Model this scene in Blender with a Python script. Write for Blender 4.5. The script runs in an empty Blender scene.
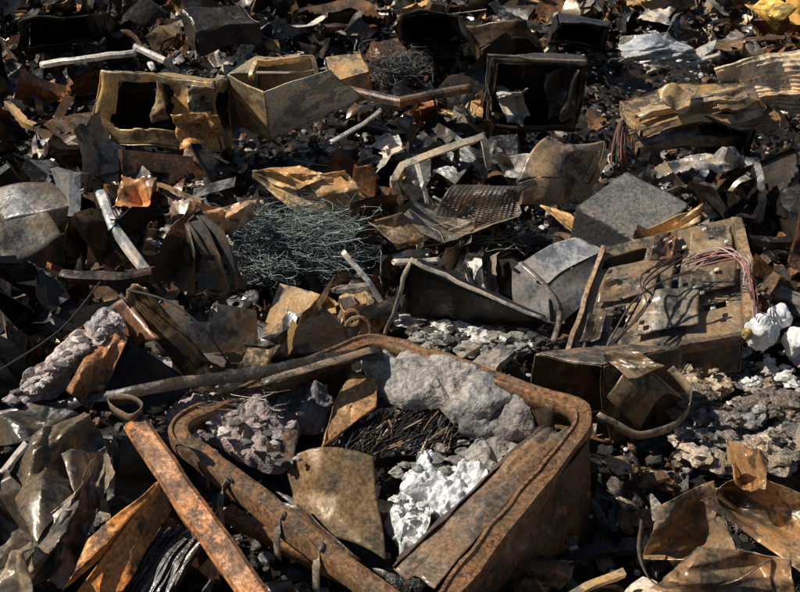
import bpy, math, random
import numpy as np
from mathutils import Vector, noise
rng=np.random.default_rng(11); random.seed(5)
CAM_H=2.8; PITCH=math.radians(33); S=math.sin(PITCH); C=math.cos(PITCH)
F=400/math.tan(math.radians(20))
def V(u,v,z=0.0):
    # survey helper: bearing u, declination v, height z -> metric place on the heap
    x=(u-400)/F; y=(296-v)/F
    t=(CAM_H-z)/(S-y*C)
    return np.array([x*t,(C+y*S)*t,z])
def nz(p,f=1.0,o=0.0):
    return noise.noise(Vector((p[0]*f+o,p[1]*f-o,p[2]*f+2*o)))
def nv(p,f):
    return np.array(noise.noise_vector(Vector((p[0]*f,p[1]*f,p[2]*f))))
# ------------------------------------------------------------ materials
def mth(nt,op,a,b=None,c=None,clamp=False):
    n=nt.nodes.new('ShaderNodeMath'); n.operation=op; n.use_clamp=clamp
    for i,q in enumerate((a,b,c)):
        if q is None: continue
        if isinstance(q,(int,float)): n.inputs[i].default_value=q
        else: nt.links.new(q,n.inputs[i])
    return n.outputs[0]
def mix(nt,f,a,b,blend='MIX'):
    n=nt.nodes.new('ShaderNodeMix'); n.data_type='RGBA'; n.blend_type=blend
    for i,q in ((0,f),(6,a),(7,b)):
        if isinstance(q,(int,float)): n.inputs[i].default_value=q
        elif isinstance(q,tuple): n.inputs[i].default_value=q+(1,) if len(q)==3 else q
        else: nt.links.new(q,n.inputs[i])
    return n.outputs[2]
def noi(nt,co,scale,detail=6,rough=.6,dist=0):
    n=nt.nodes.new('ShaderNodeTexNoise'); n.inputs['Scale'].default_value=scale
    n.inputs['Detail'].default_value=detail; n.inputs['Roughness'].default_value=rough
    n.inputs['Distortion'].default_value=dist
    nt.links.new(co,n.inputs['Vector'])
    return n.outputs[0]
def mrange(nt,v,a,b,c=0.,d=1.):
    n=nt.nodes.new('ShaderNodeMapRange')
    for i,q in enumerate((v,a,b,c,d)):
        if isinstance(q,(int,float)): n.inputs[i].default_value=q
        else: nt.links.new(q,n.inputs[i])
    return n.outputs[0]
def scrap_mat(name,soot=.8,ash=.35,metallic=.2,rlo=.3,rhi=.7,bump=.3,scale=1.,fine=70,rust=True,heat=.6,bs=34,bd=.012,spk=.22):
    m=bpy.data.materials.new(name); m.use_nodes=True; nt=m.node_tree
    b=nt.nodes['Principled BSDF']
    at=nt.nodes.new('ShaderNodeAttribute'); at.attribute_name='tint'
    g=nt.nodes.new('ShaderNodeNewGeometry'); co=g.outputs['Position']
    n1=noi(nt,co,5*scale,4,.68); n2=noi(nt,co,14*scale,4,.7); n3=noi(nt,co,fine*scale,2,.7)
    col=at.outputs['Color']
    ht=mix(nt,mrange(nt,n1,.40,.60),(1.5,1.05,.56),(.90,.94,1.0))
    col=mix(nt,heat,col,mix(nt,1.,col,ht,'MULTIPLY'))
    if rust:
        th=mth(nt,'MULTIPLY_ADD',at.outputs['Alpha'],-.42,.74)
        rf=mrange(nt,n2,th,mth(nt,'ADD',th,.08))
        rc=mix(nt,mrange(nt,n3,.3,.72),(.070,.030,.015),(.29,.115,.038))
        rc=mix(nt,mrange(nt,n1,.48,.60),rc,(.50,.22,.07))
        col=mix(nt,rf,col,rc)
    so=mth(nt,'MULTIPLY_ADD',n2,.4,mth(nt,'MULTIPLY',n1,.6))
    col=mix(nt,mrange(nt,so,.51,.55,0,soot),col,(.012,.011,.0105))
    sp=nt.nodes.new('ShaderNodeSeparateXYZ'); nt.links.new(g.outputs['Normal'],sp.inputs[0])
    up=mrange(nt,sp.outputs[2],.45,.95)
    af=mth(nt,'MULTIPLY',up,mrange(nt,mth(nt,'MULTIPLY_ADD',n3,.3,mth(nt,'MULTIPLY',n2,.7)),.52,.60,0,ash))
    col=mix(nt,af,col,(.30,.285,.26))
    lo,hi=1-spk*1.3,1+spk
    col=mix(nt,1.,col,mix(nt,mrange(nt,n3,.34,.66),(lo,lo,lo),(hi,hi,hi)),'MULTIPLY')
    nt.links.new(col,b.inputs['Base Color'])
    b.inputs['Metallic'].default_value=metallic
    r=mrange(nt,n2,.38,.62,rlo,rhi); r=mth(nt,'MULTIPLY_ADD',af,.5,r,True)
    nt.links.new(r,b.inputs['Roughness'])
    bp=nt.nodes.new('ShaderNodeBump'); bp.inputs['Strength'].default_value=bump; bp.inputs['Distance'].default_value=bd
    nt.links.new(noi(nt,co,bs,3,.6),bp.inputs['Height']); nt.links.new(bp.outputs[0],b.inputs['Normal'])
    return m
M_METAL=scrap_mat('burnt_sheet_metal',rlo=.2,rhi=.5,soot=.7,ash=.2,bump=.24,bs=18,metallic=.2)
M_BARE=scrap_mat('heat_tinted_bare_steel',soot=.55,ash=.1,metallic=.3,rlo=.26,rhi=.55,bump=.2,heat=.85,bs=16)
M_PAINT=scrap_mat('scorched_enamel',soot=.5,ash=.1,metallic=.0,rlo=.22,rhi=.5,bump=.12,heat=.4,bs=20)
M_RUST=scrap_mat('rusted_steel',soot=.55,ash=.08,metallic=.12,rlo=.34,rhi=.7,bump=.3,spk=.35)
M_ASH=scrap_mat('ash_and_foam',soot=.35,ash=.1,metallic=0,rlo=.8,rhi=.95,bump=.9,fine=60,rust=False,heat=.2,bs=40,bd=.015,spk=.3)
M_WHT=scrap_mat('white_ceramic_and_plaster',soot=.3,ash=.0,metallic=0,rlo=.5,rhi=.9,bump=.8,fine=50,rust=False,heat=.08,bs=45,bd=.012,spk=.15)
M_RUB=scrap_mat('cinder_rubble',soot=.5,ash=.3,metallic=.1,rlo=.25,rhi=.7,bump=.9,bs=60,spk=.4)
M_BLACK=scrap_mat('charred_panel',soot=.9,ash=.06,metallic=.1,rlo=.25,rhi=.5,bump=.4)
M_WIRE=bpy.data.materials.new('wire'); M_WIRE.use_nodes=True
_a=M_WIRE.node_tree.nodes.new('ShaderNodeAttribute'); _a.attribute_name='tint'
_p=M_WIRE.node_tree.nodes['Principled BSDF']; _p.inputs['Metallic'].default_value=.2; _p.inputs['Roughness'].default_value=.55
M_WIRE.node_tree.links.new(_a.outputs['Color'],_p.inputs['Base Color'])
# palette  rgb + rust amount
BLK=(.014,.013,.012,.05); DG=(.048,.044,.040,.2); BR=(.13,.085,.050,.4); MG=(.27,.25,.22,.2)
TAN=(.50,.37,.21,.3); RU=(.32,.14,.05,.85); LG=(.68,.66,.62,.06); BL=(.20,.22,.24,.08)
WH=(.80,.79,.77,0); GA=(.32,.305,.285,0); DB=(.09,.052,.032,.55)
# ------------------------------------------------------------ builder
import bmesh
class B:
    def __init__(s): s.v=[];s.f=[];s.c=[];s.n=0
    def add(s,v,f,c):
        v=np.asarray(v,float); s.v.append(v); s.f+= [tuple(i+s.n for i in q) for q in f]
        s.c.append(np.tile(np.array(c,float),(len(v),1))); s.n+=len(v)
    def build(s,name,mat,solid=0.,rnd=0,ang=38,merge=True,parent=None):
        v=np.concatenate(s.v); c=np.concatenate(s.c); o=v.mean(0)
        me=bpy.data.meshes.new(name); me.from_pydata((v-o).tolist(),[],s.f)
        a=me.color_attributes.new('tint','FLOAT_COLOR','POINT'); a.data.foreach_set('color',c.ravel())
        if merge:
            bm=bmesh.new(); bm.from_mesh(me); bmesh.ops.remove_doubles(bm,verts=bm.verts,dist=.0008)
            bmesh.ops.recalc_face_normals(bm,faces=bm.faces)
            bm.to_mesh(me); bm.free()
        me.polygons.foreach_set('use_smooth',[True]*len(me.polygons))
        if not rnd: me.set_sharp_from_angle(angle=math.radians(ang))
        me.materials.append(mat)
        ob=bpy.data.objects.new(name,me); ob.location=o; bpy.context.scene.collection.objects.link(ob)
        if rnd:
            d=ob.modifiers.new('round','SMOOTH'); d.factor=.5; d.iterations=rnd
        if solid:
            d=ob.modifiers.new('solid','SOLIDIFY'); d.thickness=solid; d.offset=0
        if parent:
            ob.parent=parent; ob.location=o-np.array(parent.location)
        return ob
def group(name,loc):
    e=bpy.data.objects.new(name,None); e.location=loc; e.empty_display_size=.1
    bpy.context.scene.collection.objects.link(e); bpy.context.view_layer.update(); return e
def crumple(p,nrm,amp,f,seed=0.):
    q=np.array(p)+seed*3.1
    a=1-2*abs(nz(q,f))*1.6; b2=1-2*abs(nz(q,f*2.3,5))*1.6; c3=1-2*abs(nz(q,f*5.1,9))*1.6
    return nrm*(a*.6+b2*.3+c3*.13)*amp
def patch(b,cs,n,m,tint,amp=.01,f=5,seed=0,ribs=None,holes=None,rag=0.,dent=0.,bow=0.,cr=0.,ck=9):
    # cr: hard creases, sum of |distance to random fold lines|
    c=[np.array(q,float) for q in cs]; rag*=.5
    nr=np.cross(c[2]-c[0],c[3]-c[1]); nr/=np.linalg.norm(nr)+1e-9
    lr=np.random.default_rng(int(abs(c[0][0]*1000+c[2][1]*377+seed*71))+1)
    th=lr.uniform(0,6.28,ck); oc=lr.uniform(.1,.9,ck); oc2=lr.uniform(.1,.9,ck); w_=lr.choice([-1,1],ck)*lr.uniform(.4,1.6,ck); wid=lr.uniform(.06,.5,ck)
    vs=[]
    for j in range(m+1):
        for i in range(n+1):
            s=i/n; t=j/m
            cd=0.
            if cr:
                dd=(s-oc)*np.cos(th)+(t-oc2)*np.sin(th); al=np.abs(-(s-oc)*np.sin(th)+(t-oc2)*np.cos(th))
                cd=float((w_*np.maximum(0,wid-np.abs(dd))*np.clip(1.3-al*1.2,0,1)).sum())*cr
            if rag:
                if i in(0,n): s+= (1 if i==0 else -1)*rag*abs(nz((t*7,seed,0),.6))*1.5
                if j in(0,m): t+= (1 if j==0 else -1)*rag*abs(nz((s*7,seed,5),.6))*1.5
            p=(c[0]*(1-s)+c[1]*s)*(1-t)+(c[3]*(1-s)+c[2]*s)*t
            if cr: p=p+nr*cd
            if bow: p=p+np.array([0,0,1])*bow*math.sin(math.pi*s)
            if amp: p=p+crumple(p,nr,amp,f,seed)
            if dent: p=p+nv(p,3.0)*dent+nv(p,8.0)*dent*.2
            if ribs:
                k,am,ax=ribs; w=(s if ax==0 else t); p=p+nr*am*(abs(math.sin(w*k*math.pi))-.5)
            vs.append(p)
    fs=[]
    for j in range(m):
        for i in range(n):
            if holes and holes((i+.5)/n,(j+.5)/m): continue
            a=j*(n+1)+i; fs.append((a,a+1,a+n+2,a+n+1))
    b.add(vs,fs,tint)
def PP(b,uvz,n,m,tint,**k): patch(b,[V(*q) for q in uvz],n,m,tint,**k)
def boxs(b,top,down,tint,skip=(),holes={},n=12,dent=.012,amp=.0,tints={},f=4):
    t=[np.array(q,float) for q in top]; d=np.array(down,float)
    bo=[q+d for q in t]
    faces={'top':t,'bottom':bo}
    for i in range(4): faces['s%d'%i]=[t[i],t[(i+1)%4],bo[(i+1)%4],bo[i]]
    for k,q in faces.items():
        if k in skip: continue
        patch(b,q,n,n,tints.get(k,tint),amp=amp,f=f,dent=dent,holes=holes.get(k))
def rect(a,c,d,e,w=.0):
    def h(s,t):
        return a+w*nz((t*6,1,2))<s<c+w*nz((t*7,4,2)) and d+w*nz((s*6,9,2))<t<e+w*nz((s*7,3,7))
    return h
def smooth(pts,k=6,closed=False):
    p=[np.array(q,float) for q in pts]; n=len(p); out=[]
    for i in range(n if closed else n-1):
        if closed: a,b_,c,d=p[i-1],p[i],p[(i+1)%n],p[(i+2)%n]
        else: a,b_,c,d=p[max(i-1,0)],p[i],p[i+1],p[min(i+2,n-1)]
        for j in range(k):
            t=j/k; out.append(.5*((2*b_)+(-a+c)*t+(2*a-5*b_+4*c-d)*t*t+(-a+3*b_-3*c+d)*t**3))
    if not closed: out.append(p[-1])
    return out
def sweep(b,path,prof,tint,up=(0,0,1),closed=False,loop=False,jit=0.):
    p=[np.array(q,float) for q in path]; n=len(p); k=len(prof); up=np.array(up,float); vs=[]
    for i in range(n):
        if closed: t=p[(i+1)%n]-p[i-1]
        else: t=p[min(i+1,n-1)]-p[max(i-1,0)]
        t/=np.linalg.norm(t)+1e-9
        sd=np.cross(t,up); L=np.linalg.norm(sd)
        sd=sd/L if L>1e-3 else np.array([1,0,0.])
        uu=np.cross(sd,t)
        for a,c in prof:
            q=p[i]+sd*a+uu*c
            if jit: q=q+nv(q,9)*jit
            vs.append(q)
    fs=[]
    for i in range(n if closed else n-1):
        i2=(i+1)%n
        for j in range(k if loop else k-1):
            j2=(j+1)%k; fs.append((i*k+j,i2*k+j,i2*k+j2,i*k+j2))
    b.add(vs,fs,tint)
def circ(r,n=6): return [(r*math.cos(2*math.pi*i/n),r*math.sin(2*math.pi*i/n)) for i in range(n)]
def tube(b,pts,r,tint,k=6,sides=6,closed=False): sweep(b,smooth(pts,k,closed),circ(r,sides),tint,loop=True,closed=closed)
def seg(pts,k):
    out=[]
    for i in range(len(pts)-1):
        for j in range(k): out.append(np.array(pts[i])*(1-j/k)+np.array(pts[i+1])*j/k)
    out.append(np.array(pts[-1])); return out
def bar(b,pts,w,h,tint,kind='L',up=(0,0,1),jit=.004,k=8):
    P={'L':[(-w/2,-h),(-w/2,0),(w/2,0)],'U':[(-w/2,-h),(-w/2,0),(w/2,0),(w/2,-h)],'F':[(-w/2,0),(w/2,0)],
       'C':[(-w/2+.015,-h),(-w/2,-h),(-w/2,-.01),(-w/2+.01,0),(w/2-.01,0),(w/2,-.01),(w/2,-h),(w/2-.015,-h)],
       'B':[(-w/2,-h),(-w/2,0),(w/2,0),(w/2,-h)]}[kind]
    sweep(b,seg(pts,k),P,tint,up=up,jit=jit,loop=(kind=='B'))
def roundcorner(pts,r,k=6):
    out=[]; n=len(pts)
    for i in range(n):
        p=np.array(pts[i]);a=np.array(pts[i-1]);c=np.array(pts[(i+1)%n])
        da=(a-p)/np.linalg.norm(a-p); dc=(c-p)/np.linalg.norm(c-p)
        p0=p+da*r;p1=p+dc*r
        for j in range(k+1):
            t=j/k; out.append(p0*(1-t)**2+2*p*t*(1-t)+p1*t*t)
        nx=c+(p-c)/np.linalg.norm(p-c)*r
        for j in range(1,14): out.append(p1*(1-j/14)+nx*j/14)
    return out
def mound(b,poly,tint,dome=.05,rings=14,res=96,lump=.02,f=8,thick=.04,seed=0,rag=.08,cz=0.,hf=.2):
    p=[np.array(q,float) for q in poly]; n=len(p); cen=sum(p)/n; cen[2]+=cz
    L=[np.linalg.norm(p[(i+1)%n]-p[i]) for i in range(n)]; tot=sum(L); out=[]
    for i in range(n):
        kk=max(1,int(round(res*L[i]/tot)))
        for j in range(kk):
            q=p[i]*(1-j/kk)+p[(i+1)%n]*j/kk; q=q+(q-cen)*rag*(nz(q,7,seed)+.8*nz(q,22,seed))*np.array([1,1,.2]); out.append(q)
    N=len(out); vs=[]
    for r in range(rings+1):
        t=r/rings
        for q in out:
            w=cen*(1-t)+q*t; w=w+np.array([0,0,dome*math.sqrt(max(0,1-t**3))])
            w=w+np.array([0,0,1.])*(nz(w,f,seed)+.5*nz(w,f*2.2,seed)+hf*nz(w,f*5,seed))*lump+nv(w,f*1.5)*lump*.4
            vs.append(w)
    for q in out: vs.append(q+np.array([0,0,-thick])-(q-cen)*.06)
    fs=[]
    for r in range(rings+1):
        for i in range(N):
            i2=(i+1)%N; fs.append((r*N+i,r*N+i2,(r+1)*N+i2,(r+1)*N+i))
    b.add(vs,fs,tint)
def MO(b,uvz,tint,**k): mound(b,[V(*q) for q in uvz],tint,**k)
def ico(sub):
    bm=bmesh.new(); bmesh.ops.create_icosphere(bm,subdivisions=sub,radius=1)
    v=np.array([x.co[:] for x in bm.verts]); f=[tuple(q.index for q in x.verts) for x in bm.faces]; bm.free(); return v,f
ICO={k:ico(k) for k in(1,2,3,4,5)}
def lump(b,c,r,tint,seed=0,sub=4,am=.35,f=1.6):
    v,fc=ICO[sub]; c=np.array(c); o=[]
    for q in v:
        h=1+am*(nz(q,f,seed)+.5*nz(q,f*2.1,seed+3)+.25*nz(q,f*4.5,seed))
        o.append(c+q*h*np.array(r))
    b.add(o,fc,tint)
# ------------------------------------------------------------ terrain
def TH(x,y):
    h=.13*noise.noise(Vector((x*.9,y*.9,3.3)))+.08*noise.noise(Vector((x*2.3,y*2.3,7.1)))
    e=max(0,abs(x)-6.5,y-13.5,1.2-y); h-=min(.9,e*.5)
    return h-.02
nx_,ny_=330,400
xs=np.linspace(-8.5,8.5,nx_); ys=np.linspace(-.8,15.5,ny_); tv=[]
for y in ys:
    for x in xs:
        h=TH(x,y)+.035*noise.noise(Vector((x*9,y*9,1)))+.02*abs(noise.noise(Vector((x*21,y*21,1))))
        tv.append((x,y,h))
tf=[(j*nx_+i,j*nx_+i+1,(j+1)*nx_+i+1,(j+1)*nx_+i) for j in range(ny_-1) for i in range(nx_-1)]
b=B(); b.add(tv,tf,(.020,.019,.018,.05)); b.build('scrap_heap_terrain',M_BLACK,merge=False,ang=80)
b=B(); g=np.linspace(-300,300,41); gv=[(x,y,-.85) for y in g for x in g]
b.add(gv,[(j*41+i,j*41+i+1,(j+1)*41+i+1,(j+1)*41+i) for j in range(40) for i in range(40)],(.12,.10,.08,.1)); b.build('ground',M_RUB,merge=False)

KEEP=[]
def keep(uv,z=.15):
    p=np.array([V(u,v,z)[:2] for u,v in uv]); KEEP.append((p.min(0),p.max(0),p))
def blocked(x,y):
    for lo,hi,p in KEEP:
        if lo[0]<x<hi[0] and lo[1]<y<hi[1] and inside(x,y,p): return True
    return False
def inside(x,y,poly):
    c=False; n=len(poly)
    for i in range(n):
        x1,y1=poly[i]; x2,y2=poly[i-1]
        if (y1>y)!=(y2>y) and x<(x2-x1)*(y-y1)/(y2-y1)+x1: c=not c
    return c
# ============================================================ HERO OBJECTS
# --- A big rusted appliance cabinet, lying on its back, open
L_,B_,R_,F_=V(166,424,.42),V(376,336,.38),V(594,410,.50),V(424,622,.46)
g=group('rusted_appliance_cabinet',(L_+R_)/2)
rim=roundcorner([L_,B_,R_,F_],.12,8)
b=B()
prof=[(.028,-.06),(.032,-.010),(.028,.0),(.018,.003),(.013,-.006),(-.018,-.008),(-.024,.002),(-.032,.002),(-.036,-.008),(-.036,-.05),(-.026,-.055)]
sweep(b,rim,prof,(.17,.11,.062,.6),closed=True,jit=.012)
b.build('rim',M_RUST,solid=.003,parent=g)
b=B()
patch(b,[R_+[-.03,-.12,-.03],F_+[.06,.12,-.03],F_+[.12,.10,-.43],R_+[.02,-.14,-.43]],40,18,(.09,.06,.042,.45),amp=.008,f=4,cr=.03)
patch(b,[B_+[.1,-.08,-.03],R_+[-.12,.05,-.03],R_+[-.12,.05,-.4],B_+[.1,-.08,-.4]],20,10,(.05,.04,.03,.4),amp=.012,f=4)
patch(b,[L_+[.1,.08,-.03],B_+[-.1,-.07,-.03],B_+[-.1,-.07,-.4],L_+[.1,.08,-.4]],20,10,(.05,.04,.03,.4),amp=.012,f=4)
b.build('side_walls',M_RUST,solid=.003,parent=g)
b=B()  # inner flange on right side
patch(b,[V(544,424,.45),V(574,436,.455),V(436,592,.41),V(392,566,.34)],24,50,(.20,.145,.10,.4),amp=.006,f=4,cr=.05,dent=.014)
patch(b,[V(544,424,.45),V(392,566,.34),V(398,556,.16),V(528,430,.2)],24,8,(.09,.07,.055,.35),amp=.01,f=5)
b.build('inner_flange',M_RUST,solid=.004,parent=g)
b=B()
bar(b,[V(226,508,.30),V(300,548,.30),V(368,582,.3)],.045,.04,(.18,.10,.05,.6),'U',k=12,jit=.008)
for (u,v) in((226,487),(283,521),(322,553)):
    p=V(u,v,.43); bar(b,[p+[.015,.035,.0],p+[.005,.02,.008],p+[-.01,-.03,.006],p+[-.016,-.042,-.02],p+[-.018,-.046,-.11]],.03,.01,(.28,.24,.2,.3),'F',k=3,up=(.7,.7,.1),jit=.002)
b.build('lower_rail',M_RUST,solid=.003,parent=g)
b=B()
PP(b,[(286,462,.33),(372,456,.36),(384,560,.2),(300,540,.15)],34,34,(.20,.145,.085,.3),amp=.0,bow=.05,dent=.02,cr=.05)
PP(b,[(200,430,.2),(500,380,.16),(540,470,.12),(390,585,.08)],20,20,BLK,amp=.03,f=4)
PP(b,[(270,500,.26),(300,505,.3),(360,560,.26),(350,578,.2)],14,8,(.08,.05,.035,.5),amp=.02,f=6)
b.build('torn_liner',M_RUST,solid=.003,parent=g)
keep([(100,405),(378,325),(610,395),(620,480),(450,640),(320,640)],.3)
b=B()
MO(b,[(172,418,.33),(215,398,.34),(262,404,.36),(300,428,.33),(288,470,.30),(262,466,.3),(215,440,.33)],(.34,.275,.26,0),dome=.05,lump=.045,f=13,seed=2,hf=.5,rag=.2,rings=20,res=140)
MO(b,[(250,380,.28),(300,372,.3),(335,395,.3),(325,430,.26),(262,425,.26)],(.28,.25,.24,0),dome=.04,lump=.045,f=11,seed=5,hf=.4,rag=.2)
for i in range(40):
    u=rng.uniform(185,300); v=rng.uniform(405,462); s=rng.uniform(.005,.02); lump(b,V(u,v,.385),np.array([1.4,1,.6])*s,[(.42,.34,.32,0),(.12,.11,.1,0),(.55,.52,.5,0)][i%3],seed=i,sub=2,am=.9,f=1.1)
b.build('pink_glass_wool_insulation',M_ASH,ang=80)
b=B()
MO(b,[(366,356,.44),(400,350,.45),(448,362,.46),(500,378,.44),(512,398,.42),(490,415,.40),(455,415,.38),(440,398,.42),(400,400,.40),(372,382,.4)],(.33,.305,.275,0),dome=.035,lump=.034,f=7,seed=7,thick=.05,rings=26,res=170,hf=.35,rag=.12)
MO(b,[(455,395,.40),(500,395,.4),(535,408,.4),(540,430,.36),(500,436,.34),(462,425,.36)],(.24,.22,.20,0),dome=.03,lump=.04,f=9,seed=9,thick=.05,hf=.4,rag=.2)
MO(b,[(470,440,.3),(520,440,.3),(530,465,.3),(490,480,.28),(455,465,.3)],(.29,.275,.255,0),dome=.03,lump=.04,f=9,seed=12,thick=.05,hf=.4,rag=.2)
for i in range(60):
    s=rng.uniform(.006,.025); lump(b,V(rng.uniform(380,530),rng.uniform(385,470),.31),[s*1.3,s,s*.5],[GA,(.18,.17,.16,0),MG][i%3],seed=i+.3,sub=2,am=.9,f=1.1)
b.build('grey_insulation_batt',M_ASH,ang=80)
b=B()
MO(b,[(416,462,.28),(455,455,.3),(486,470,.3),(492,500,.28),(462,518,.26),(430,510,.26),(405,490,.26)],(.78,.78,.77,0),dome=.03,lump=.045,f=10,seed=33,thick=.06,rag=.4,hf=.5,rings=22,res=150)
MO(b,[(388,520,.2),(402,492,.24),(432,512,.25),(425,545,.22),(400,558,.2)],(.70,.69,.67,0),dome=.03,lump=.04,f=13,seed=35,thick=.06,rag=.4,hf=.5)
for i in range(90):
    u=rng.uniform(392,510); v=rng.uniform(446,560)
    if u-400>(548-v)*.9: continue
    s=rng.uniform(.005,.022); lump(b,V(u,v,.24+(560-v)*.0006),[s,s*.8,s*.5],[WH,LG,GA,MG][i%4],seed=i*1.7,sub=2,am=.9,f=1.1)
lump(b,V(505,483,.32),[.08,.035,.035],(.45,.44,.42,0),seed=18,sub=4,am=.5,f=1.8)
b.build('white_plaster_chunks',M_WHT,ang=30)
b=B()
for i in range(320):
    t=rng.random(); u=335+115*t+rng.uniform(-8,8); v=446-8*t+rng.uniform(-18,14)
    p0=V(u,v,.30+.03*rng.random()); a=rng.normal(.9,.4); l=rng.uniform(.05,.17); d=np.array([math.cos(a),math.sin(a),rng.normal(.10,.1)])*l
    bar(b,[p0,p0+d*.5+rng.normal(0,.006,3),p0+d],rng.uniform(.002,.007),.004,(.022,.02,.018,.1) if rng.random()<.75 else (.22,.18,.14,.1),'B',k=2)
b.build('charred_wood_slats',M_BLACK)
b=B(); MO(b,[(322,446,.36),(332,405,.40),(352,370,.44),(378,380,.42),(376,405,.4),(350,425,.37)],(.32,.20,.10,.5),dome=.0,lump=.02,f=6,thick=.005,rag=.04)
PP(b,[(262,425,.4),(300,432,.4),(292,470,.34),(268,462,.34)],16,16,(.03,.025,.02,.4),amp=.0,cr=.05)
b.build('torn_rusty_plate',M_RUST,solid=.003)
# --- rusty beam
b=B(); bar(b,[V(134,420,.62),V(180,490,.58),V(262,604,.52)],.075,.05,(.38,.18,.07,.65),'C',up=(-.25,-.1,1),jit=.005,k=16)
sweep(b,smooth([V(110,402,.6),V(128,400,.62),V(140,410,.64),V(130,420,.62),V(114,414,.6)],5,True),[(-.004,-.02),(-.004,.02)],(.13,.10,.08,.4),closed=True,jit=.02)
b.build('rusty_steel_beam',M_RUST,solid=.004)
# --- dark angle beam behind cabinet
b=B(); bar(b,[V(-20,420,.35),V(170,385,.48),V(384,352,.5)],.05,.05,(.04,.035,.03,.3),'L',up=(0,-.4,1),k=16,jit=.012)
bar(b,[V(262,382,.52),V(330,362,.54),V(372,350,.52)],.035,.03,(.32,.25,.17,.3),'L',k=8)
b.build('bent_angle_iron',M_METAL,solid=.004)
# --- lower left orange sheets and crumpled sheeting
b=B(); PP(b,[(62,592,.38),(88,540,.44),(162,478,.52),(168,510,.40)],26,22,(.62,.28,.08,.5),amp=.0,seed=2,cr=.03,dent=.01)
PP(b,[(162,478,.52),(170,510,.4),(120,592,.3),(64,610,.3)],26,22,(.55,.24,.07,.5),amp=.0,seed=4,cr=.03,dent=.01)
b.build('rusty_orange_panel',M_RUST,solid=.003)
b=B()
K=dict(amp=.006,f=5,dent=.02)
PP(b,[(0,470,.42),(85,418,.48),(112,440,.44),(40,560,.36)],46,46,(.14,.115,.085,.25),seed=6,cr=.13,ck=12,rag=.06,**K)
PP(b,[(10,600,.30),(36,520,.44),(100,455,.46),(86,560,.3)],46,46,(.19,.155,.115,.25),seed=8,cr=.13,ck=12,rag=.06,**K)
PP(b,[(-30,520,.3),(10,470,.42),(50,520,.4),(0,600,.3)],36,36,(.08,.07,.06,.3),seed=11,cr=.13,**K)
PP(b,[(-20,440,.38),(30,402,.44),(90,418,.42),(60,462,.38)],36,36,(.10,.09,.075,.3),seed=13,cr=.11,rag=.06,**K)
PP(b,[(60,455,.46),(104,440,.48),(118,470,.44),(80,520,.40)],36,36,(.22,.195,.16,.2),seed=15,cr=.11,rag=.08,**K)
PP(b,[(20,560,.4),(60,510,.48),(98,505,.46),(60,590,.36)],36,36,(.22,.19,.15,.2),seed=19,cr=.12,rag=.08,**K)
PP(b,[(-10,590,.4),(10,530,.5),(40,545,.48),(30,600,.4)],30,30,(.30,.265,.21,.2),seed=23,cr=.12,rag=.08,**K)
b.build('crumpled_steel_sheeting',M_METAL,solid=.003); keep([(-40,620),(-40,400),(130,405),(200,620)],.2)
b=B()
for i in range(26):
    u=88+i*3; bar(b,[V(u,602,.24+.03*rng.random()),V(u+22,566,.3+.02*rng.random()),V(u+45+rng.uniform(-6,6),530+rng.uniform(-8,12),.34)],rng.uniform(.006,.018),.02,(.04,.038,.036,.1) if i%4 else (.2,.19,.18,.1),'B',k=3,jit=.01)
b.build('charred_timber',M_BLACK)
# --- ribbed rusty cover with insulation (left middle)
g=group('ribbed_appliance_cover',V(110,350,.3))
b=B(); PP(b,[(122,298,.62),(146,288,.60),(214,366,.34),(192,386,.28)],100,18,(.24,.185,.11,.45),amp=.012,ribs=(17,.010,0),bow=.04,rag=.1)
PP(b,[(122,298,.60),(158,340,.54),(90,350,.34),(60,340,.4)],12,12,(.15,.08,.05,.6),amp=.02)
b.build('ribbed_panel',M_METAL,solid=.003,parent=g)
b=B(); PP(b,[(68,392,.44),(112,330,.56),(128,345,.54),(90,412,.38)],22,22,(.36,.18,.08,.6),amp=.01,cr=.08)
PP(b,[(92,410,.3),(128,340,.5),(196,384,.3),(160,416,.26)],10,10,BLK,amp=.02)  # black sheet stands in for the deep shade of the cavity
b.build('rusty_side_and_cavity_shade',M_RUST,solid=.004,parent=g)
b=B(); PP(b,[(0,400,.42),(112,300,.62),(126,318,.60),(30,404,.42)],100,30,(.52,.46,.44,0),amp=.045,f=8,dent=.03,rag=.2)
PP(b,[(30,404,.42),(126,318,.6),(124,332,.5),(60,408,.34)],60,20,(.34,.29,.28,0),amp=.035,f=9,dent=.03,rag=.2)
for i in range(30):
    t=rng.random(); s=rng.uniform(.006,.018); p=V(8+112*t,400-90*t+rng.uniform(-4,12),.44+.17*t); lump(b,p,[s*1.3,s,s*.6],[(.55,.5,.49,0),(.1,.09,.09,0),(.35,.3,.29,0)][i%3],seed=i+.7,sub=2,am=.9,f=1.1)
b.build('insulation_lining',M_ASH,solid=.006,parent=g,ang=60)
b=B(); tube(b,[V(128,290,.64),V(165,300,.66),V(200,325,.6),V(228,362,.45)],.004,DG); tube(b,[V(100,282,.5),V(60,330,.5),V(0,370,.5)],.004,DG)
b.build('tubes',M_WIRE,parent=g); keep([(0,420),(0,380),(120,280),(150,275),(235,380),(160,430)],.3)
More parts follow.
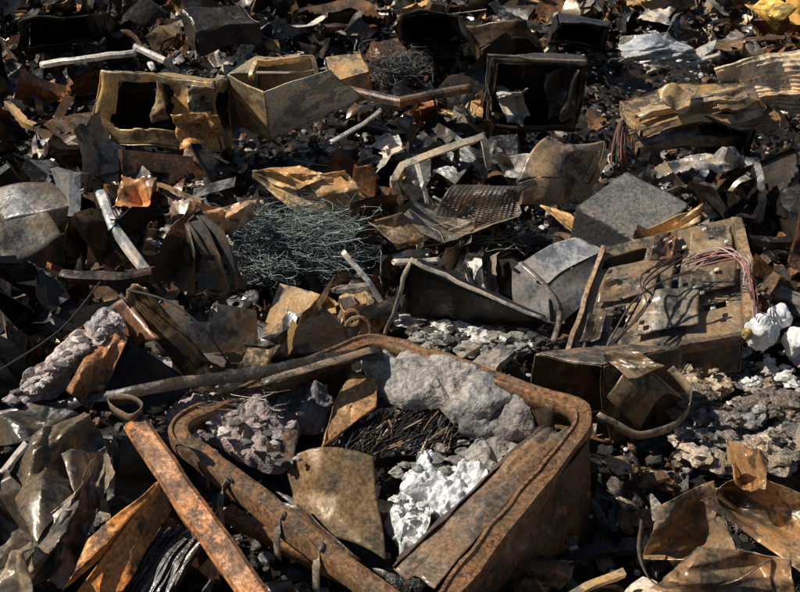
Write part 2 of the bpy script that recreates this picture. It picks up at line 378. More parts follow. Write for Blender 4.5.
# --- tilted black fridge door (centre)
g=group('burnt_refrigerator_door',V(460,300,.3))
b=B(); t=[V(412,262,.52),V(546,322,.28),V(530,336,.16),V(388,338,.10)]
boxs(b,t,(.02,.08,-.02),BLK,dent=.02,n=22); b.build('panel',M_BLACK,rnd=1,parent=g)
b=B(); bar(b,[V(386,336,.12),V(411,260,.54),V(548,322,.29)],.018,.015,(.55,.5,.42,.2),'L',up=(0,-.5,1),k=12,jit=.012); b.build('lit_edge_bar',M_PAINT,solid=.002,parent=g)  # pale bar paints the sunlit edge of the door
keep([(375,345),(400,245),(565,315),(545,360)],.2)
b=B()
for i in range(120):
    s=rng.uniform(.2,1)**2; lump(b,V(rng.uniform(405,550),rng.uniform(318,350),.2),np.array([.055,.04,.028])*s,[GA,MG,LG,DG,DG][i%5],seed=i+40,sub=3,am=.9,f=1.3)
b.build('ash_lumps',M_ASH)
# --- grey rounded housing
b=B(); boxs(b,[V(520,268,.36),V(578,234,.44),V(606,250,.42),V(556,286,.30)],(-.01,-.05,-.2),(.40,.41,.42,.05),dent=.05,n=20,amp=.01,f=3); b.build('grey_plastic_housing',M_PAINT,rnd=14)
b=B(); sweep(b,smooth([V(520,262,.46),V(545,285,.42),V(560,310,.34),V(552,345,.2)],8),[(-.012,0),(.012,0)],(.3,.27,.25,.2)); b.build('bent_metal_strap',M_METAL,solid=.003)
# --- drum-like box right of cabinet
g=group('burnt_dryer_housing',V(610,400,.3))
b=B()
boxs(b,[V(528,360,.46),V(600,368,.50),V(606,440,.10),V(532,420,.10)],(.32,.10,.0),(.15,.105,.065,.3),n=28,dent=.04,amp=.005,f=4,holes={'top':rect(.04,.96,.05,.96,.04)},tints={'bottom':BLK,'s0':(.22,.16,.11,.3)})
b.build('shell',M_METAL,rnd=3,solid=.004,parent=g)
b=B(); sweep(b,smooth([V(596,415,.42),V(640,436,.34),V(684,420,.34),V(690,392,.40),V(670,368,.46)],8),[(-.004,-.018),(-.004,.018)],(.30,.26,.2,.3),jit=.01)
PP(b,[(596,352,.54),(640,352,.60),(668,372,.56),(628,378,.54)],24,24,(.26,.2,.14,.3),amp=.0,cr=.08)
PP(b,[(606,396,.46),(660,380,.5),(684,400,.42),(640,432,.3)],28,28,(.18,.13,.08,.3),amp=.0,cr=.06,bow=.08)
b.build('strap',M_METAL,solid=.003,parent=g)
keep([(515,345),(710,345),(715,450),(600,475)],.25)
# --- large panel right
g=group('refrigerator_back_panel',V(665,290,.3))
b=B(); T=[V(606,248,.52),V(742,214,.56),V(742,330,.40),V(568,358,.30)]
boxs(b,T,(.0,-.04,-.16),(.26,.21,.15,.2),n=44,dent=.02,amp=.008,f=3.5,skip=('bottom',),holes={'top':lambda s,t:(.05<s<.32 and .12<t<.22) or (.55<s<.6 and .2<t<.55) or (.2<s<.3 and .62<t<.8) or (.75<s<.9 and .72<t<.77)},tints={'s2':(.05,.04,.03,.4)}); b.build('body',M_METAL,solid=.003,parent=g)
b=B()
def pl(s0,s1,t0,t1,h,c,n=18,a=.01,cr=.03):
    q=[]
    for s,t in((s0,t0),(s1,t0),(s1,t1),(s0,t1)): q.append((T[0]*(1-s)+T[1]*s)*(1-t)+(T[3]*(1-s)+T[2]*s)*t+np.array([0,-.01,h]))
    patch(b,q,n,n,c,amp=a,f=6,dent=.02,cr=cr)
pl(.36,.52,.06,.30,.04,(.14,.09,.06,.4)); pl(.62,.92,.10,.36,.035,(.34,.28,.2,.15)); pl(.08,.44,.38,.58,.03,(.2,.16,.12,.3))
pl(.36,.72,.62,.92,.035,(.3,.26,.2,.15)); pl(.04,.16,.66,.9,.03,(.14,.11,.08,.4)); pl(.66,.95,.46,.66,.03,(.2,.15,.1,.3)); pl(.2,.7,-.12,.0,.05,(.36,.28,.17,.3),24,.0,.1)
for i in range(24): pl(*(lambda s,t:(s,s+.03,t,t+.025))(rng.uniform(.05,.9),rng.uniform(.05,.9)),.055,[MG,BLK,LG][i%3],3,0,0)
b.build('embossed_plates',M_METAL,solid=.006,parent=g)
b=B(); bar(b,[V(736,216,.58),V(748,262,.54),V(750,330,.42)],.04,.06,(.32,.24,.15,.3),'U',k=8,jit=.012)
bar(b,[V(604,246,.54),V(566,356,.32)],.016,.03,(.3,.23,.16,.3),'U',k=10,jit=.012); bar(b,[V(566,360,.31),V(745,334,.40)],.02,.04,(.12,.09,.07,.4),'U',k=10,jit=.01)
b.build('edge_channels',M_RUST,solid=.003,parent=g)
b=B()
for i in range(8):
    j=lambda:rng.uniform(-7,7)
    tube(b,[V(690+j()*2,268+j(),.57),V(722+j(),252+j(),.64),V(742+j(),262+j(),.64),V(748+j(),285+j(),.60),V(754+j(),312+j(),.5)],.0028,(.34,.13,.11,0) if i%2 else (.45,.34,.3,0),sides=5)
pts0=[(612,348),(640,300),(652,275),(690,262)]
for i in range(5): tube(b,[V(u+rng.uniform(-12,12),v+rng.uniform(-10,10),.37+.0022*(360-v)+.03) for u,v in pts0],.004,(.06,.035,.025,.3),sides=5)
b.build('cables',M_WIRE,parent=g); keep([(555,370),(595,230),(755,200),(780,350)],.3)
# --- microwave casing
b=B(); boxs(b,[V(575,206,.50),V(626,170,.56),V(690,204,.54),V(642,246,.46)],(-.02,-.03,-.17),(.13,.122,.112,.02),n=24,dent=.012,tints={'s3':BLK,'s2':(.02,.019,.018,.02),'s1':DG,'s0':DG}); b.build('charred_microwave_casing',M_ASH,rnd=3); keep([(560,220),(626,155),(705,205),(650,265)],.3)  # lit top and shaded sides put into the face tints
# --- tan washing machine with opening
g=group('burnt_washing_machine',V(158,105,.4))
b=B(); boxs(b,[V(102,68,.66),V(222,78,.62),V(222,150,.22),V(90,140,.22)],(.02,.24,-.12),(.60,.47,.27,.15),n=34,dent=.06,amp=.005,holes={'top':rect(.14,.60,.12,.72,.05),'s1':rect(.2,.7,.2,.8,.06)},tints={'bottom':BLK,'s0':(.4,.34,.22,.3)})  # back wall tinted black to paint the shade inside the opening
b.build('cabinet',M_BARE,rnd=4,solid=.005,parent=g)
b=B(); PP(b,[(172,112,.48),(218,116,.50),(226,140,.34),(180,150,.30)],22,22,(.68,.36,.12,.3),amp=.01,cr=.12,rag=.1)
PP(b,[(186,84,.66),(216,88,.64),(214,112,.52),(188,112,.54)],20,20,(.34,.26,.15,.4),amp=.01,cr=.12,rag=.1)
PP(b,[(162,80,.68),(170,118,.44),(150,124,.38),(148,90,.52)],18,18,(.34,.26,.15,.4),amp=.01,cr=.1); b.build('torn_flap',M_RUST,solid=.003,parent=g)
keep([(75,165),(85,50),(240,55),(240,170)],.2)
# --- second tan machine (angular hood shape)
g=group('burnt_tumble_dryer',V(290,105,.4))
A=V(228,74,.60); Bq=V(262,92,.60); Cq=V(332,70,.66); D=V(360,98,.40); E=V(270,144,.18); G_=V(236,124,.22); Hh=V(256,58,.62); I_=V(314,55,.64)
b=B()
for q,t in(((Bq,Cq,D,E),(.72,.66,.54,.05)),((A,Bq,E,G_),(.60,.46,.25,.2)),((Cq,I_+[.12,.1,-.3],D+[.05,.2,-.1],D),(.2,.17,.12,.4))):
    patch(b,q,26,26,t,amp=.004,f=4,dent=.03)
patch(b,(A,Hh,I_,Cq),26,18,(.3,.25,.17,.3),amp=0,dent=.03,holes=rect(.12,.88,.2,2))
patch(b,(A,Hh,Hh+[0,.12,-.4],A+[-.02,.1,-.4]),12,12,(.14,.11,.08,.4),amp=0,dent=.03)
patch(b,(Hh,I_,I_+[0,.1,-.4],Hh+[0,.1,-.4]),12,12,(.14,.11,.08,.4),amp=0,dent=.03)
b.build('cabinet',M_PAINT,rnd=2,solid=.004,parent=g)
b=B(); bar(b,[V(250,78,.66),V(256,60,.72),V(312,55,.72),V(318,76,.64)],.02,.03,(.5,.38,.22,.3),'U',k=6,jit=.015)
b.build('hinge_frame',M_BARE,solid=.003,parent=g); keep([(222,170),(225,50),(365,60),(375,150),(270,175)],.2)
b=B(); boxs(b,[V(324,56,.48),V(364,50,.50),V(372,72,.44),V(334,82,.40)],(.02,.0,-.16),(.5,.37,.22,.2),n=16,dent=.04,amp=.01); b.build('rounded_tan_canister',M_BARE,rnd=8)
# --- black box behind
g=group('burnt_oven',V(535,95,.4))
b=B(); boxs(b,[V(488,56,.60),V(586,62,.60),V(572,132,.14),V(486,128,.14)],(.03,.2,-.06),(.045,.04,.036,.2),n=28,dent=.04,amp=.01,holes={'top':rect(.07,.93,.08,.92,.03)},tints={'bottom':BLK})  # interior darkness painted as a black rear face
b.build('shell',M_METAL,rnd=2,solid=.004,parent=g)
b=B(); bar(b,[V(487,128,.16),V(489,56,.62),V(587,62,.62)],.014,.02,(.36,.31,.24,.2),'L',up=(0,-1,.2),k=10,jit=.015); PP(b,[(500,98,.4),(530,90,.42),(534,122,.2),(508,124,.2)],26,26,(.6,.6,.6,.05),amp=.0,cr=.2,rag=.1); PP(b,[(545,72,.5),(580,70,.56),(574,118,.25),(548,120,.22)],18,18,(.07,.06,.05,.3),amp=.0,cr=.15,rag=.1)
b.build('trim',M_METAL,solid=.003,parent=g); keep([(478,150),(480,45),(600,50),(590,150)],.2)
# --- extra black casings along the far part of the heap
def casing(name,q,down,t,hole=True,mat=M_METAL,rnd=2):
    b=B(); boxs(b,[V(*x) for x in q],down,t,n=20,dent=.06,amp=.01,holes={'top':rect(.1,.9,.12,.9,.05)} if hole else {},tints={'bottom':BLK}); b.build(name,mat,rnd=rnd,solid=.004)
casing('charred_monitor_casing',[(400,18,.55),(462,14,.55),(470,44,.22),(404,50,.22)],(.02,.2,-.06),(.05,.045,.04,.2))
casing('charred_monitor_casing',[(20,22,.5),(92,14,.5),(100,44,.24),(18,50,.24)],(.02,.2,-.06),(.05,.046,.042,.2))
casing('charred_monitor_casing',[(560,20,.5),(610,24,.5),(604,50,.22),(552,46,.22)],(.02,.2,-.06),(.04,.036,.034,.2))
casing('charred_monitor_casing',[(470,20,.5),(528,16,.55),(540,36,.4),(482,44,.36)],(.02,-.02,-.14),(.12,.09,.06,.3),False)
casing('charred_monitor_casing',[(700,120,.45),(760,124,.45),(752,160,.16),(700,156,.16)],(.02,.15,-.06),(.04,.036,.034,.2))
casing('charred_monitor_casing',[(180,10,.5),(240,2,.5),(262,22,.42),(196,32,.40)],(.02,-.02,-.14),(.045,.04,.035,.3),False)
# --- stacked flat unit, right top
g=group('flattened_appliance_stack',V(685,115,.4))
b=B(); boxs(b,[V(618,96,.50),V(740,78,.54),V(764,106,.48),V(640,128,.44)],(0,-.02,-.04),(.38,.28,.16,.3),n=30,dent=.04,amp=.02)
boxs(b,[V(622,112,.36),V(752,94,.40),V(778,122,.34),V(640,148,.30)],(0,-.02,-.05),(.22,.16,.1,.3),n=30,dent=.04,amp=.02)
b.build('trays',M_METAL,parent=g)
b=B(); 
for k in range(2): bar(b,[V(640,112-6*k+2,.5),V(748,84+12*k,.54)],.035,.03,(.48,.4,.28,.2),'U',k=10,jit=.02)
lump(b,V(682,104,.55),[.05,.035,.045],(.45,.43,.4,.1),seed=4,sub=3)
PP(b,[(655,95,.55),(700,88,.58),(690,108,.55),(660,112,.53)],24,24,(.5,.38,.22,.2),amp=.0,cr=.08,rag=.1)
PP(b,[(712,92,.55),(756,84,.56),(760,104,.5),(720,110,.5)],24,24,(.22,.17,.12,.3),amp=.0,cr=.08,rag=.1)
b.build('rails',M_METAL,solid=.003,parent=g)
b=B()
for i in range(18):
    o=i*1.8; tube(b,[V(650,118,.45),V(628+rng.uniform(-8,6),112+o*.3,.42),V(618+rng.uniform(-6,8),138+o,.25),V(635+rng.uniform(-9,9),160+o*.3,.12)],.004,(.3,.12,.09,0) if i%2 else DG,sides=5)
b.build('cables',M_WIRE,parent=g); keep([(600,165),(605,75),(745,60),(800,130)],.3)
# --- mattress
b=B(); PP(b,[(722,66,.62),(800,50,.62),(860,92,.42),(738,96,.46)],50,60,(.85,.66,.43,0),amp=.02,ribs=(10,.005,1),dent=.05,cr=.05)
PP(b,[(738,96,.46),(860,92,.42),(860,120,.25),(760,112,.34)],30,20,(.66,.47,.28,0),amp=.03,ribs=(4,.006,1),dent=.03); b.build('scorched_mattress',M_PAINT,solid=.012); keep([(700,125),(710,45),(880,40),(880,140)],.3)
b=B(); PP(b,[(742,2,.55),(770,-8,.6),(800,10,.6),(778,32,.42)],22,22,(.75,.48,.10,.1),amp=.0,cr=.12,seed=3); PP(b,[(785,-5,.5),(830,-5,.5),(830,30,.4),(790,24,.4)],22,22,(.65,.4,.1,.1),amp=.0,cr=.12); b.build('yellow_panel',M_METAL,solid=.003)
b=B(); PP(b,[(610,62,.42),(622,36,.55),(668,32,.56),(700,58,.40)],48,44,(.40,.43,.46,.0),amp=.01,f=4,seed=5,cr=.18,ck=14,rag=.08); PP(b,[(655,60,.4),(690,36,.5),(716,40,.5),(712,62,.38)],30,30,(.40,.41,.41,0),amp=.01,cr=.18,seed=7,rag=.1); b.build('crumpled_grey_tarpaulin',M_PAINT,solid=.003); keep([(600,80),(605,20),(725,20),(725,80)],.3)
b=B()
PP(b,[(664,158,.36),(720,152,.44),(748,168,.4),(700,192,.3)],48,44,(.42,.43,.44,.05),amp=.01,f=6,seed=9,cr=.2,ck=16,rag=.1); b.build('crumpled_foil',M_METAL,solid=.002)
# --- pale bars
def onebar(name,pts,w,h,t,kind='C',mat=M_PAINT,up=(0,0,1)):
    b=B(); bar(b,[V(*q) for q in pts],w,h,t,kind,up=up,k=10,jit=.006); b.build(name,mat,solid=.003)
PB=(.72,.70,.66,.05)
onebar('pale_steel_rail',[(100,190,.50),(114,224,.44),(150,272,.28)],.045,.03,PB)
onebar('pale_steel_rail',[(40,62,.5),(90,55,.55),(136,50,.55)],.035,.03,(.58,.56,.52,.2))
onebar('pale_steel_rail',[(135,44,.55),(165,58,.5),(178,68,.4)],.03,.03,(.56,.54,.5,.2))
onebar('pale_steel_rail',[(394,260,.5),(440,258,.46)],.022,.02,PB)
onebar('pale_steel_rail',[(345,250,.45),(372,282,.32),(384,302,.2)],.018,.02,PB)
onebar('pale_steel_rail',[(0,472,.42),(24,440,.52)],.02,.02,PB)
onebar('pale_steel_rail',[(380,108,.45),(362,122,.42),(330,140,.38)],.02,.02,PB)
onebar('pale_steel_rail',[(418,162,.50),(425,185,.40),(428,200,.3)],.02,.02,PB)
onebar('pale_steel_rail',[(640,60,.4),(690,62,.42),(720,52,.45)],.02,.02,PB)
onebar('dark_steel_rail',[(60,272,.4),(120,274,.40),(200,262,.36)],.055,.04,(.10,.07,.055,.4),mat=M_METAL)
onebar('dark_steel_rail',[(345,86,.4),(400,98,.44),(470,84,.4)],.05,.04,(.18,.13,.09,.4),mat=M_METAL)
b=B(); bar(b,[V(*q) for q in[(402,205,.22),(394,180,.44),(402,165,.52),(440,150,.54),(484,136,.50),(490,170,.3)]],.03,.02,(.72,.63,.49,.1),'U',up=(0,-.7,.7),k=6,jit=.006); b.build('bent_door_frame',M_PAINT,solid=.003)
# --- tan tray
b=B(); boxs(b,[V(254,172,.42),V(340,180,.44),V(366,196,.38),V(300,204,.34)],(0,-.01,-.04),(.52,.38,.2,.2),n=24,dent=.04,amp=.01,skip=('top',)); PP(b,[(255,172,.42),(300,165,.5),(330,178,.46),(300,190,.40)],26,26,(.52,.34,.16,.3),amp=.0,cr=.12,rag=.1); PP(b,[(300,176,.46),(345,170,.5),(362,190,.42),(318,198,.38)],26,26,(.42,.30,.18,.3),amp=.0,cr=.12,rag=.1); b.build('rusty_baking_tray',M_METAL,solid=.003); keep([(245,215),(245,155),(365,165),(375,215)],.3)
# --- grille + crushed drum
b=B(); PP(b,[(436,215,.30),(460,186,.44),(530,186,.44),(512,226,.28)],64,32,(.07,.065,.06,.2),amp=.02,f=3,bow=.06,cr=.06,holes=lambda s,t:(int(s*64)%2==1 and int(t*32)%2==1)); b.build('perforated_grille',M_METAL,solid=.002)
b=B(); boxs(b,[V(518,184,.36),V(548,136,.54),V(602,138,.50),V(588,182,.30)],(.0,-.02,-.1),(.34,.27,.2,.2),n=28,dent=.08,amp=.01,f=4,holes={'top':rect(.1,.8,.5,.9,.08)}); b.build('crushed_drum',M_METAL,rnd=1,solid=.003); keep([(505,200),(540,120),(615,125),(605,200)],.3)
b=B(); PP(b,[(495,150,.44),(540,152,.44),(532,180,.32),(505,176,.34)],26,26,(.44,.42,.38,.1),amp=.0,cr=.15,rag=.1); PP(b,[(540,205,.4),(570,215,.38),(604,240,.3),(592,248,.24)],64,8,(.75,.48,.22,.2),amp=.01,ribs=(12,.014,0)); b.build('heat_exchanger_fins',M_PAINT,solid=.002)
# --- wire nests
def nest(name,cen,rad,n,r,tints,k=7,curl=.5):
    b=B(); cen=np.array(cen); rad=np.array(rad)
    for i in range(n):
        p=rng.normal(0,.42,3); d=rng.normal(0,1,3); d[2]*=.4; pts=[]
        for j in range(k):
            pts.append(cen+np.clip(p,-1.25,1.25)*rad); d=d+rng.normal(0,curl,3); d/=np.linalg.norm(d); p=p+d*.2
        tube(b,pts,r*rng.uniform(.6,1.3),tints[i%len(tints)],k=3,sides=3)
    b.build(name,M_WIRE,merge=False)
WT=[(.17,.205,.195,.1),(.09,.10,.095,.1),(.24,.27,.26,0),(.05,.05,.05,0)]
nest('steel_wire_tangle',V(300,240,.26),[.30,.2,.13],1500,.0013,WT,curl=.9)
nest('steel_wire_tangle',V(244,264,.22),[.2,.12,.09],800,.0013,WT,curl=.9)
nest('steel_wire_tangle',V(392,66,.3),[.2,.16,.12],320,.0016,[(.05,.055,.055,.1),(.10,.10,.10,0)],curl=.8)
nest('frayed_straw_fibres',V(475,238,.2),[.22,.14,.1],110,.0012,[(.45,.37,.27,0),(.2,.17,.12,0)],curl=.25)
nest('frayed_straw_fibres',V(232,400,.40),[.16,.06,.05],60,.0012,[(.35,.3,.22,0),(.12,.09,.07,0)],curl=.25)
keep([(205,290),(250,225),(340,205),(375,225),(360,275),(280,295)],.1)
# --- white ceramic lump right
b=B()
lump(b,V(762,332,.42),[.06,.05,.075],(.82,.81,.79,0),seed=1,sub=5,am=.25,f=1.1)
lump(b,V(780,316,.44),[.045,.04,.045],(.78,.77,.75,0),seed=2,sub=4,am=.3,f=1.1)
lump(b,V(796,342,.38),[.045,.05,.06],(.70,.69,.66,0),seed=5,sub=4,am=.35,f=1.1)
for i in range(22):
    s=rng.uniform(.01,.028); lump(b,V(rng.uniform(745,805),rng.uniform(350,392),.28),[s,s*.9,s*.7],(.6,.59,.56,0) if i%2 else GA,seed=i,sub=3,am=.9,f=1.2)
b.build('ceramic_insulator',M_WHT,ang=60)
keep([(735,400),(740,300),(820,300),(820,400)],.2)
b=B(); lump(b,V(747,334,.45),[.02,.02,.025],(.6,.42,.15,0),seed=1,sub=3); b.build('yellow_plastic_cap',M_PAINT)
# --- bottom right rusty crumple
b=B(); PP(b,[(640,560,.2),(655,505,.34),(715,480,.42),(735,560,.25)],50,50,(.26,.185,.115,.35),seed=3,cr=.12,ck=13,rag=.06,**K)
PP(b,[(700,500,.36),(745,470,.46),(830,500,.42),(820,590,.25)],56,50,(.34,.22,.12,.35),seed=5,cr=.12,ck=14,rag=.06,**K)
PP(b,[(650,590,.15),(700,545,.32),(790,560,.34),(800,640,.2)],50,46,(.27,.185,.11,.35),seed=7,cr=.12,ck=13,rag=.06,**K)
PP(b,[(725,440,.42),(770,455,.44),(765,490,.4),(735,480,.4)],30,30,(.36,.21,.10,.4),seed=9,cr=.12,rag=.1,**K)
b.build('crumpled_rusty_sheet',M_METAL,solid=.003); keep([(620,640),(630,490),(740,450),(860,480),(860,650)],.2)
b=B(); sweep(b,smooth([V(640,520,.3),V(650,580,.26),V(710,588,.28),V(770,560,.34)],8),[(-.008,0),(.008,0.01)],(.12,.09,.06,.3),jit=.02); b.build('bent_metal_strap',M_METAL,solid=.003)
b=B()
PP(b,[(540,600,.12),(470,596,.14),(500,560,.2),(580,560,.16)],30,30,(.24,.15,.08,.4),amp=.0,cr=.12,rag=.08)
PP(b,[(560,590,.2),(576,568,.24),(520,548,.3),(500,560,.26)],20,20,(.18,.12,.08,.4),amp=.0,cr=.1); b.build('rusty_scrap_plate',M_RUST,solid=.003)
b=B()
for i in range(170):
    s=rng.uniform(.25,1)**2*.065; u=rng.uniform(680,810); v=rng.uniform(365,465); lump(b,V(u,v,.16+.12*rng.random()),[s,s*.8,s*.5],[(.26,.235,.2,0),(.15,.13,.11,0),(.42,.39,.35,0)][i%3],seed=i*2.1,sub=3,am=.9,f=1.3)
b.build('brown_ash_heap',M_RUB); keep([(695,455),(690,370),(740,350),(820,360),(820,460)],.15)
# --- left items
b=B(); boxs(b,[V(-20,192,.42),V(50,182,.46),V(70,206,.42),V(0,222,.36)],(0,-.02,-.12),(.11,.105,.10,.1),n=20,dent=.04,amp=.0); b.build('charred_television_casing',M_METAL,rnd=3)
b=B(); boxs(b,[V(-20,226,.40),V(45,210,.42),V(64,236,.34),V(0,262,.30)],(0,-.02,-.16),(.13,.12,.10,.15),n=20,dent=.04,amp=.0); b.build('rounded_fuel_tank',M_METAL,rnd=20)
b=B(); PP(b,[(112,206,.40),(122,176,.48),(158,178,.48),(146,206,.40)],22,22,(.62,.32,.14,.3),amp=.0,cr=.06,rag=.2); b.build('orange_rusted_plate',M_METAL,solid=.003)
b=B(); PP(b,[(158,238,.36),(190,200,.48),(240,206,.46),(205,244,.34)],34,34,(.42,.24,.15,.3),amp=.005,cr=.15,ck=12,seed=4,rag=.1); PP(b,[(200,214,.46),(258,198,.48),(252,222,.4),(215,240,.36)],34,34,(.52,.37,.26,.2),amp=.005,cr=.15,ck=12,seed=6,rag=.1); b.build('reddish_torn_sheets',M_METAL,solid=.002)
b=B(); PP(b,[(372,222,.42),(402,212,.44),(425,240,.3),(396,250,.30)],18,18,(.38,.24,.12,.4),amp=.0,cr=.08); b.build('rusty_bracket',M_RUST,solid=.004)
b=B()
for q,r in((V(358,330,.3),.05),(V(352,318,.33),.03)):
    pts=[q+[r*math.cos(a),.3*r*math.sin(a),r*math.sin(a)] for a in np.linspace(0,6.28,12,endpoint=False)]
    tube(b,pts,.009,(.24,.17,.11,.5),k=3,closed=True)
b.build('rusty_pulley',M_RUST)

# ============================================================ DEBRIS MASSES
def fold(v,n):
    for _ in range(n):
        a=rng.uniform(0,2*math.pi); nr=np.array([math.cos(a),math.sin(a),rng.normal(0,.15)]); nr/=np.linalg.norm(nr)
        c=rng.uniform(-.55,.55); s=v@nr-c; ax=np.cross(nr,[0,0,1.]); ax/=np.linalg.norm(ax)
        ang=rng.choice([-1,1])*rng.uniform(.3,1.8); o=nr*c
        w=np.clip(s/.06,0,1)*ang; p=v-o
        cs=np.cos(w)[:,None]; sn=np.sin(w)[:,None]
        v=o+p*cs+np.cross(np.tile(ax,(len(p),1)),p)*sn+ax*(p@ax)[:,None]*(1-cs)
    return v
def tsheet(n,m,folds,asp=1.,cr=.05):
    X,Y=np.meshgrid(np.linspace(-1,1,n+1),np.linspace(-1,1,m+1)); v=np.stack([X.ravel(),Y.ravel()*asp,0*X.ravel()],1)
    k=rng.uniform(.6,1,4); s=(v[:,0]+1)/2; t=(v[:,1]/asp+1)/2
    v[:,1]*=k[0]*(1-s)+k[1]*s; v[:,0]*=k[2]*(1-t)+k[3]*t
    z=0
    for _ in range(8):
        a=rng.uniform(0,6.28); z=z+cr*np.abs(v[:,0]*math.cos(a)+v[:,1]*math.sin(a)-rng.uniform(-.8,.8))*rng.choice([-1,1])*rng.uniform(.5,2)
    a=rng.uniform(0,6.28,2); z=z+rng.uniform(-.3,.3)*np.sin(2.2*(v[:,0]*math.cos(a[0])+v[:,1]*math.sin(a[0]))+a[1])
    v[:,2]=z+rng.normal(0,.004,len(v))
    if rng.random()<.2 and n>6: v[:,2]+=.025*np.sin(v[:,0]*rng.uniform(14,26))
    if rng.random()<.6 and n>6:
        lip=Y.ravel()>.99; v[lip]+= [0,-.02,-.14]
        if rng.random()<.5: lip=X.ravel()>.99; v[lip]+= [-.02,0,-.14]
    else:
        edge=(Y.ravel()<-.99)|(X.ravel()<-.99); v[edge]+=rng.normal(0,.03,(edge.sum(),3))*[1,1,.5]
    v=fold(v,folds); f=[]
    hx,hy,hr=rng.uniform(-1,1),rng.uniform(-1,1),(rng.uniform(.15,.45) if rng.random()<.4 else 0)
    sq=rng.random()<.5
    for j in range(m):
        for i in range(n):
            cx=-1+2*(i+.5)/n; cy=-1+2*(j+.5)/m
            if hr and ((max(abs(cx-hx),abs(cy-hy))<hr) if sq else ((cx-hx)**2+(cy-hy)**2<hr*hr)): continue
            q=j*(n+1)+i; f.append((q,q+1,q+n+2,q+n+1))
    return v,f
def tb(fn):
    b=B(); fn(b); return np.concatenate(b.v),b.f
def tbar(kind):
    k=rng.integers(1,5); pts=[np.array([-1,0,0.])]
    for i in range(k): pts.append(pts[-1]+np.array([2/k,rng.normal(0,.16),rng.normal(0,.12)]))
    w=rng.uniform(.05,.2)
    return tb(lambda b:sweep(b,seg(pts,4),{'L':[(-w,-w),(-w,0),(w,0)],'U':[(-w,-w),(-w,0),(w,0),(w,-w)],'F':[(-w,0),(w,0)],'B':[(-w/2,-w/2),(-w/2,w/2),(w/2,w/2),(w/2,-w/2)]}[kind],(0,0,0,0),loop=kind=='B',jit=.03))
def ttube():
    k=5; pts=[np.array([-1,0,0.])]; d=np.array([.4,0,0])
    for i in range(k): d=d+rng.normal(0,.2,3)*[1,1,.25]; pts.append(pts[-1]+d)
    r=rng.uniform(.012,.04); return tb(lambda b:tube(b,pts,r,(0,0,0,0),k=4,sides=5))
def tring():
    w=rng.uniform(.06,.3); a0=rng.uniform(1.5,6.2); e=rng.uniform(.5,1)
    pts=[np.array([math.cos(a),e*math.sin(a),.1*math.sin(3*a)]) for a in np.linspace(0,a0,26)]
    return tb(lambda b:sweep(b,pts,[(0,-w),(0,0),(.02,w)],(0,0,0,0),jit=.03))
def tbox():
    h=rng.uniform(.15,.6); a=rng.uniform(.4,1); sk=['top' if rng.random()<.6 else 'bottom']+list(rng.choice(['s0','s1','s2'],rng.integers(1,3),replace=False)); o=rng.uniform(-5,5,3)
    v,f=tb(lambda b:boxs(b,[(-1+o[0],-a+o[1],o[2]),(1+o[0],-a+o[1],o[2]),(1+o[0],a+o[1],o[2]),(-1+o[0],a+o[1],o[2])],(.15,.1,-h),(0,0,0,0),skip=tuple(sk),n=11,dent=.6,amp=.1,f=1.2))
    return v-o,f
def tcan():
    h=rng.uniform(.4,1.4)
    vs=[];n=20; o=rng.uniform(-5,5,3)
    for j in range(9):
        for i in range(n):
            t=2*math.pi*i/n; p=np.array([.6*math.cos(t),.6*math.sin(t),-h/2+h*j/8]); vs.append(p+nv(p+o,1.5)*.3)
    f=[(j*n+i,j*n+(i+1)%n,(j+1)*n+(i+1)%n,(j+1)*n+i) for j in range(8) for i in range(n)]
    if rng.random()<.6: vs.append(np.array([0,0,-h/2])); f+=[(i,(i+1)%n,len(vs)-1) for i in range(n)]
    return np.array(vs)[:,[2,0,1]],f
def tchunk(sub=2,am=.5):
    v,f=ICO[sub]; s=rng.uniform(0,50); sc=np.array([1,rng.uniform(.5,1),rng.uniform(.3,.7)])
    return np.array([q*(1+am*nz(q,1.5,s)+.4*am*nz(q,3.5,s))*sc for q in v]),f
def tflake(): return tsheet(2,2,1,rng.uniform(.15,.8),.2)
T_big=[tsheet(20,18,int(rng.integers(1,6)),rng.uniform(.35,1),.05) for _ in range(80)]
T_box=[tbox() for _ in range(30)]+[tcan() for _ in range(10)]
T_bar=[tbar(k) for k in 'LUFLUFB' for _ in range(7)]
T_tube=[ttube() for _ in range(16)]
T_ring=[tring() for _ in range(12)]
T_med=[tsheet(9,9,int(rng.integers(1,4)),rng.uniform(.3,1),.08) for _ in range(80)]
T_chk=[tchunk(2) for _ in range(30)]; T_chs=[tchunk(1,.4) for _ in range(20)]
T_flk=[tflake() for _ in range(50)]
PALC=[BLK,DG,BR,MG,TAN,RU,LG,BL,DB]; PW=np.array([.25,.20,.13,.13,.065,.05,.085,.04,.06]); PW/=PW.sum()
DARK=[BLK,BLK,DG,DG,DB,BR,MG]
ASHP=[GA,LG,MG,(.66,.65,.63,0),DG,DG,BLK]
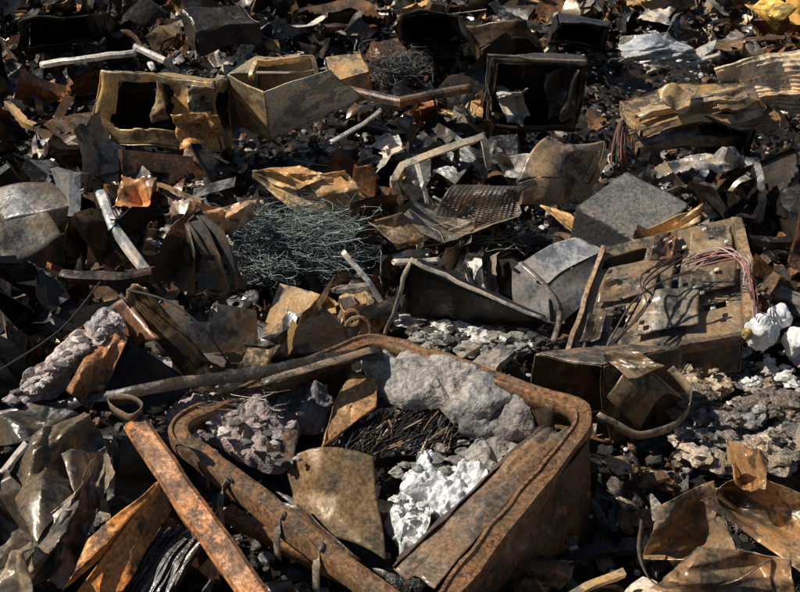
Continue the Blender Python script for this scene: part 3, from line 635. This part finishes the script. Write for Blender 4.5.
def mass(name,mat,specs,ang=38):
    vs=[];cs=[];lt=[];li=[];n=0
    for T,N,s0,s1,tilt,lift,kp,pal in specs:
        fa=[(np.array([len(q) for q in f]),np.concatenate([np.array(q) for q in f])) for v,f in T]
        for _ in range(N):
            y=1.4+11.6*rng.random()**.85; hw=.9+.47*y; x=rng.uniform(-hw,hw)
            s=s0*(s1/s0)**rng.random()
            if kp and blocked(x,y): continue
            if s>.16 and blocked(x,y+s*.8): s*=.6
            i=rng.integers(len(T)); v=T[i][0]
            a,bb=rng.uniform(0,6.283,2); t=rng.normal(0,tilt)
            ca,sa,cb,sb,ct,st=math.cos(a),math.sin(a),math.cos(bb),math.sin(bb),math.cos(t),math.sin(t)
            R=np.array([[ca,-sa,0],[sa,ca,0],[0,0,1]])@np.array([[1,0,0],[0,ct,-st],[0,st,ct]])@np.array([[cb,-sb,0],[sb,cb,0],[0,0,1]])
            z=TH(x,y)+lift*rng.random()+s*.25
            vs.append(v@R.T*s+[x,y,z])
            c=np.array(pal[rng.choice(len(pal),p=(PW if pal is PALC else None))]); c[:3]*=rng.uniform(.6,1.4)
            cs.append(np.tile(c,(len(v),1))); lt.append(fa[i][0]); li.append(fa[i][1]+n); n+=len(v)
    v=np.concatenate(vs); c=np.concatenate(cs); lt=np.concatenate(lt); li=np.concatenate(li)
    me=bpy.data.meshes.new(name); me.vertices.add(len(v)); me.vertices.foreach_set('co',v.ravel())
    me.loops.add(len(li)); me.loops.foreach_set('vertex_index',li.astype(np.int32))
    me.polygons.add(len(lt)); me.polygons.foreach_set('loop_start',(np.cumsum(lt)-lt).astype(np.int32))
    me.update(calc_edges=True); me.validate()
    at=me.color_attributes.new('tint','FLOAT_COLOR','POINT'); at.data.foreach_set('color',c.ravel())
    me.polygons.foreach_set('use_smooth',[True]*len(me.polygons)); me.set_sharp_from_angle(angle=math.radians(ang))
    me.materials.append(mat); ob=bpy.data.objects.new(name,me); bpy.context.scene.collection.objects.link(ob)
mass('torn_sheet_metal_debris',M_METAL,[(T_big,1200,.12,.36,.5,.22,True,PALC),(T_med,2300,.06,.15,.55,.18,True,PALC)])
mass('heat_tinted_sheet_debris',M_BARE,[(T_big,420,.12,.34,.5,.24,True,PALC),(T_med,900,.06,.14,.55,.18,True,PALC)])
mass('crushed_housings_debris',M_METAL,[(T_box,620,.10,.27,.6,.10,True,PALC)])
mass('bent_bar_and_strip_debris',M_METAL,[(T_bar,1400,.07,.26,.3,.22,True,PALC),(T_ring,320,.05,.16,.9,.14,True,PALC)])
mass('pipe_and_wire_debris',M_WIRE,[(T_tube,700,.06,.18,.2,.16,True,[BLK,DG,BR,DB,MG,DG])])
mass('cinder_rubble',M_RUB,[(T_chk,3600,.02,.07,.6,.10,False,DARK),(T_chs,13000,.008,.028,.6,.10,False,DARK),(T_flk,9000,.014,.05,.8,.14,False,DARK)])
mass('ash_clods',M_ASH,[(T_chk,1300,.012,.045,.5,.14,False,ASHP),(T_chs,5000,.006,.02,.5,.18,False,ASHP)])

# ============================================================ camera, light
cam=bpy.data.cameras.new('camera'); cam.sensor_width=36; cam.lens=18/math.tan(math.radians(20)); cam.clip_end=2000
co=bpy.data.objects.new('camera',cam); co.location=(0,0,CAM_H); co.rotation_euler=(math.pi/2-PITCH,0,0)
bpy.context.scene.collection.objects.link(co); bpy.context.scene.camera=co
el=math.radians(50); d=Vector((-.90,.02,0)).normalized()
sd=Vector((d.x*math.cos(el),d.y*math.cos(el),math.sin(el)))
sl=bpy.data.lights.new('sun','SUN'); sl.energy=5; sl.angle=math.radians(.5); sl.color=(1,.96,.88)
so=bpy.data.objects.new('sun',sl); so.rotation_euler=sd.to_track_quat('Z','Y').to_euler(); so.location=(-5,5,10); bpy.context.scene.collection.objects.link(so)
w=bpy.data.worlds.new('World'); bpy.context.scene.world=w; w.use_nodes=True; nt=w.node_tree
sk=nt.nodes.new('ShaderNodeTexSky'); sk.sky_type='NISHITA'; sk.sun_disc=False; sk.sun_elevation=el; sk.sun_rotation=math.atan2(d.x,d.y)
nt.links.new(sk.outputs[0],nt.nodes['Background'].inputs[0]); nt.nodes['Background'].inputs[1].default_value=.055
sc=bpy.context.scene; sc.view_settings.view_transform='Standard'; sc.view_settings.look='None'; sc.view_settings.exposure=0
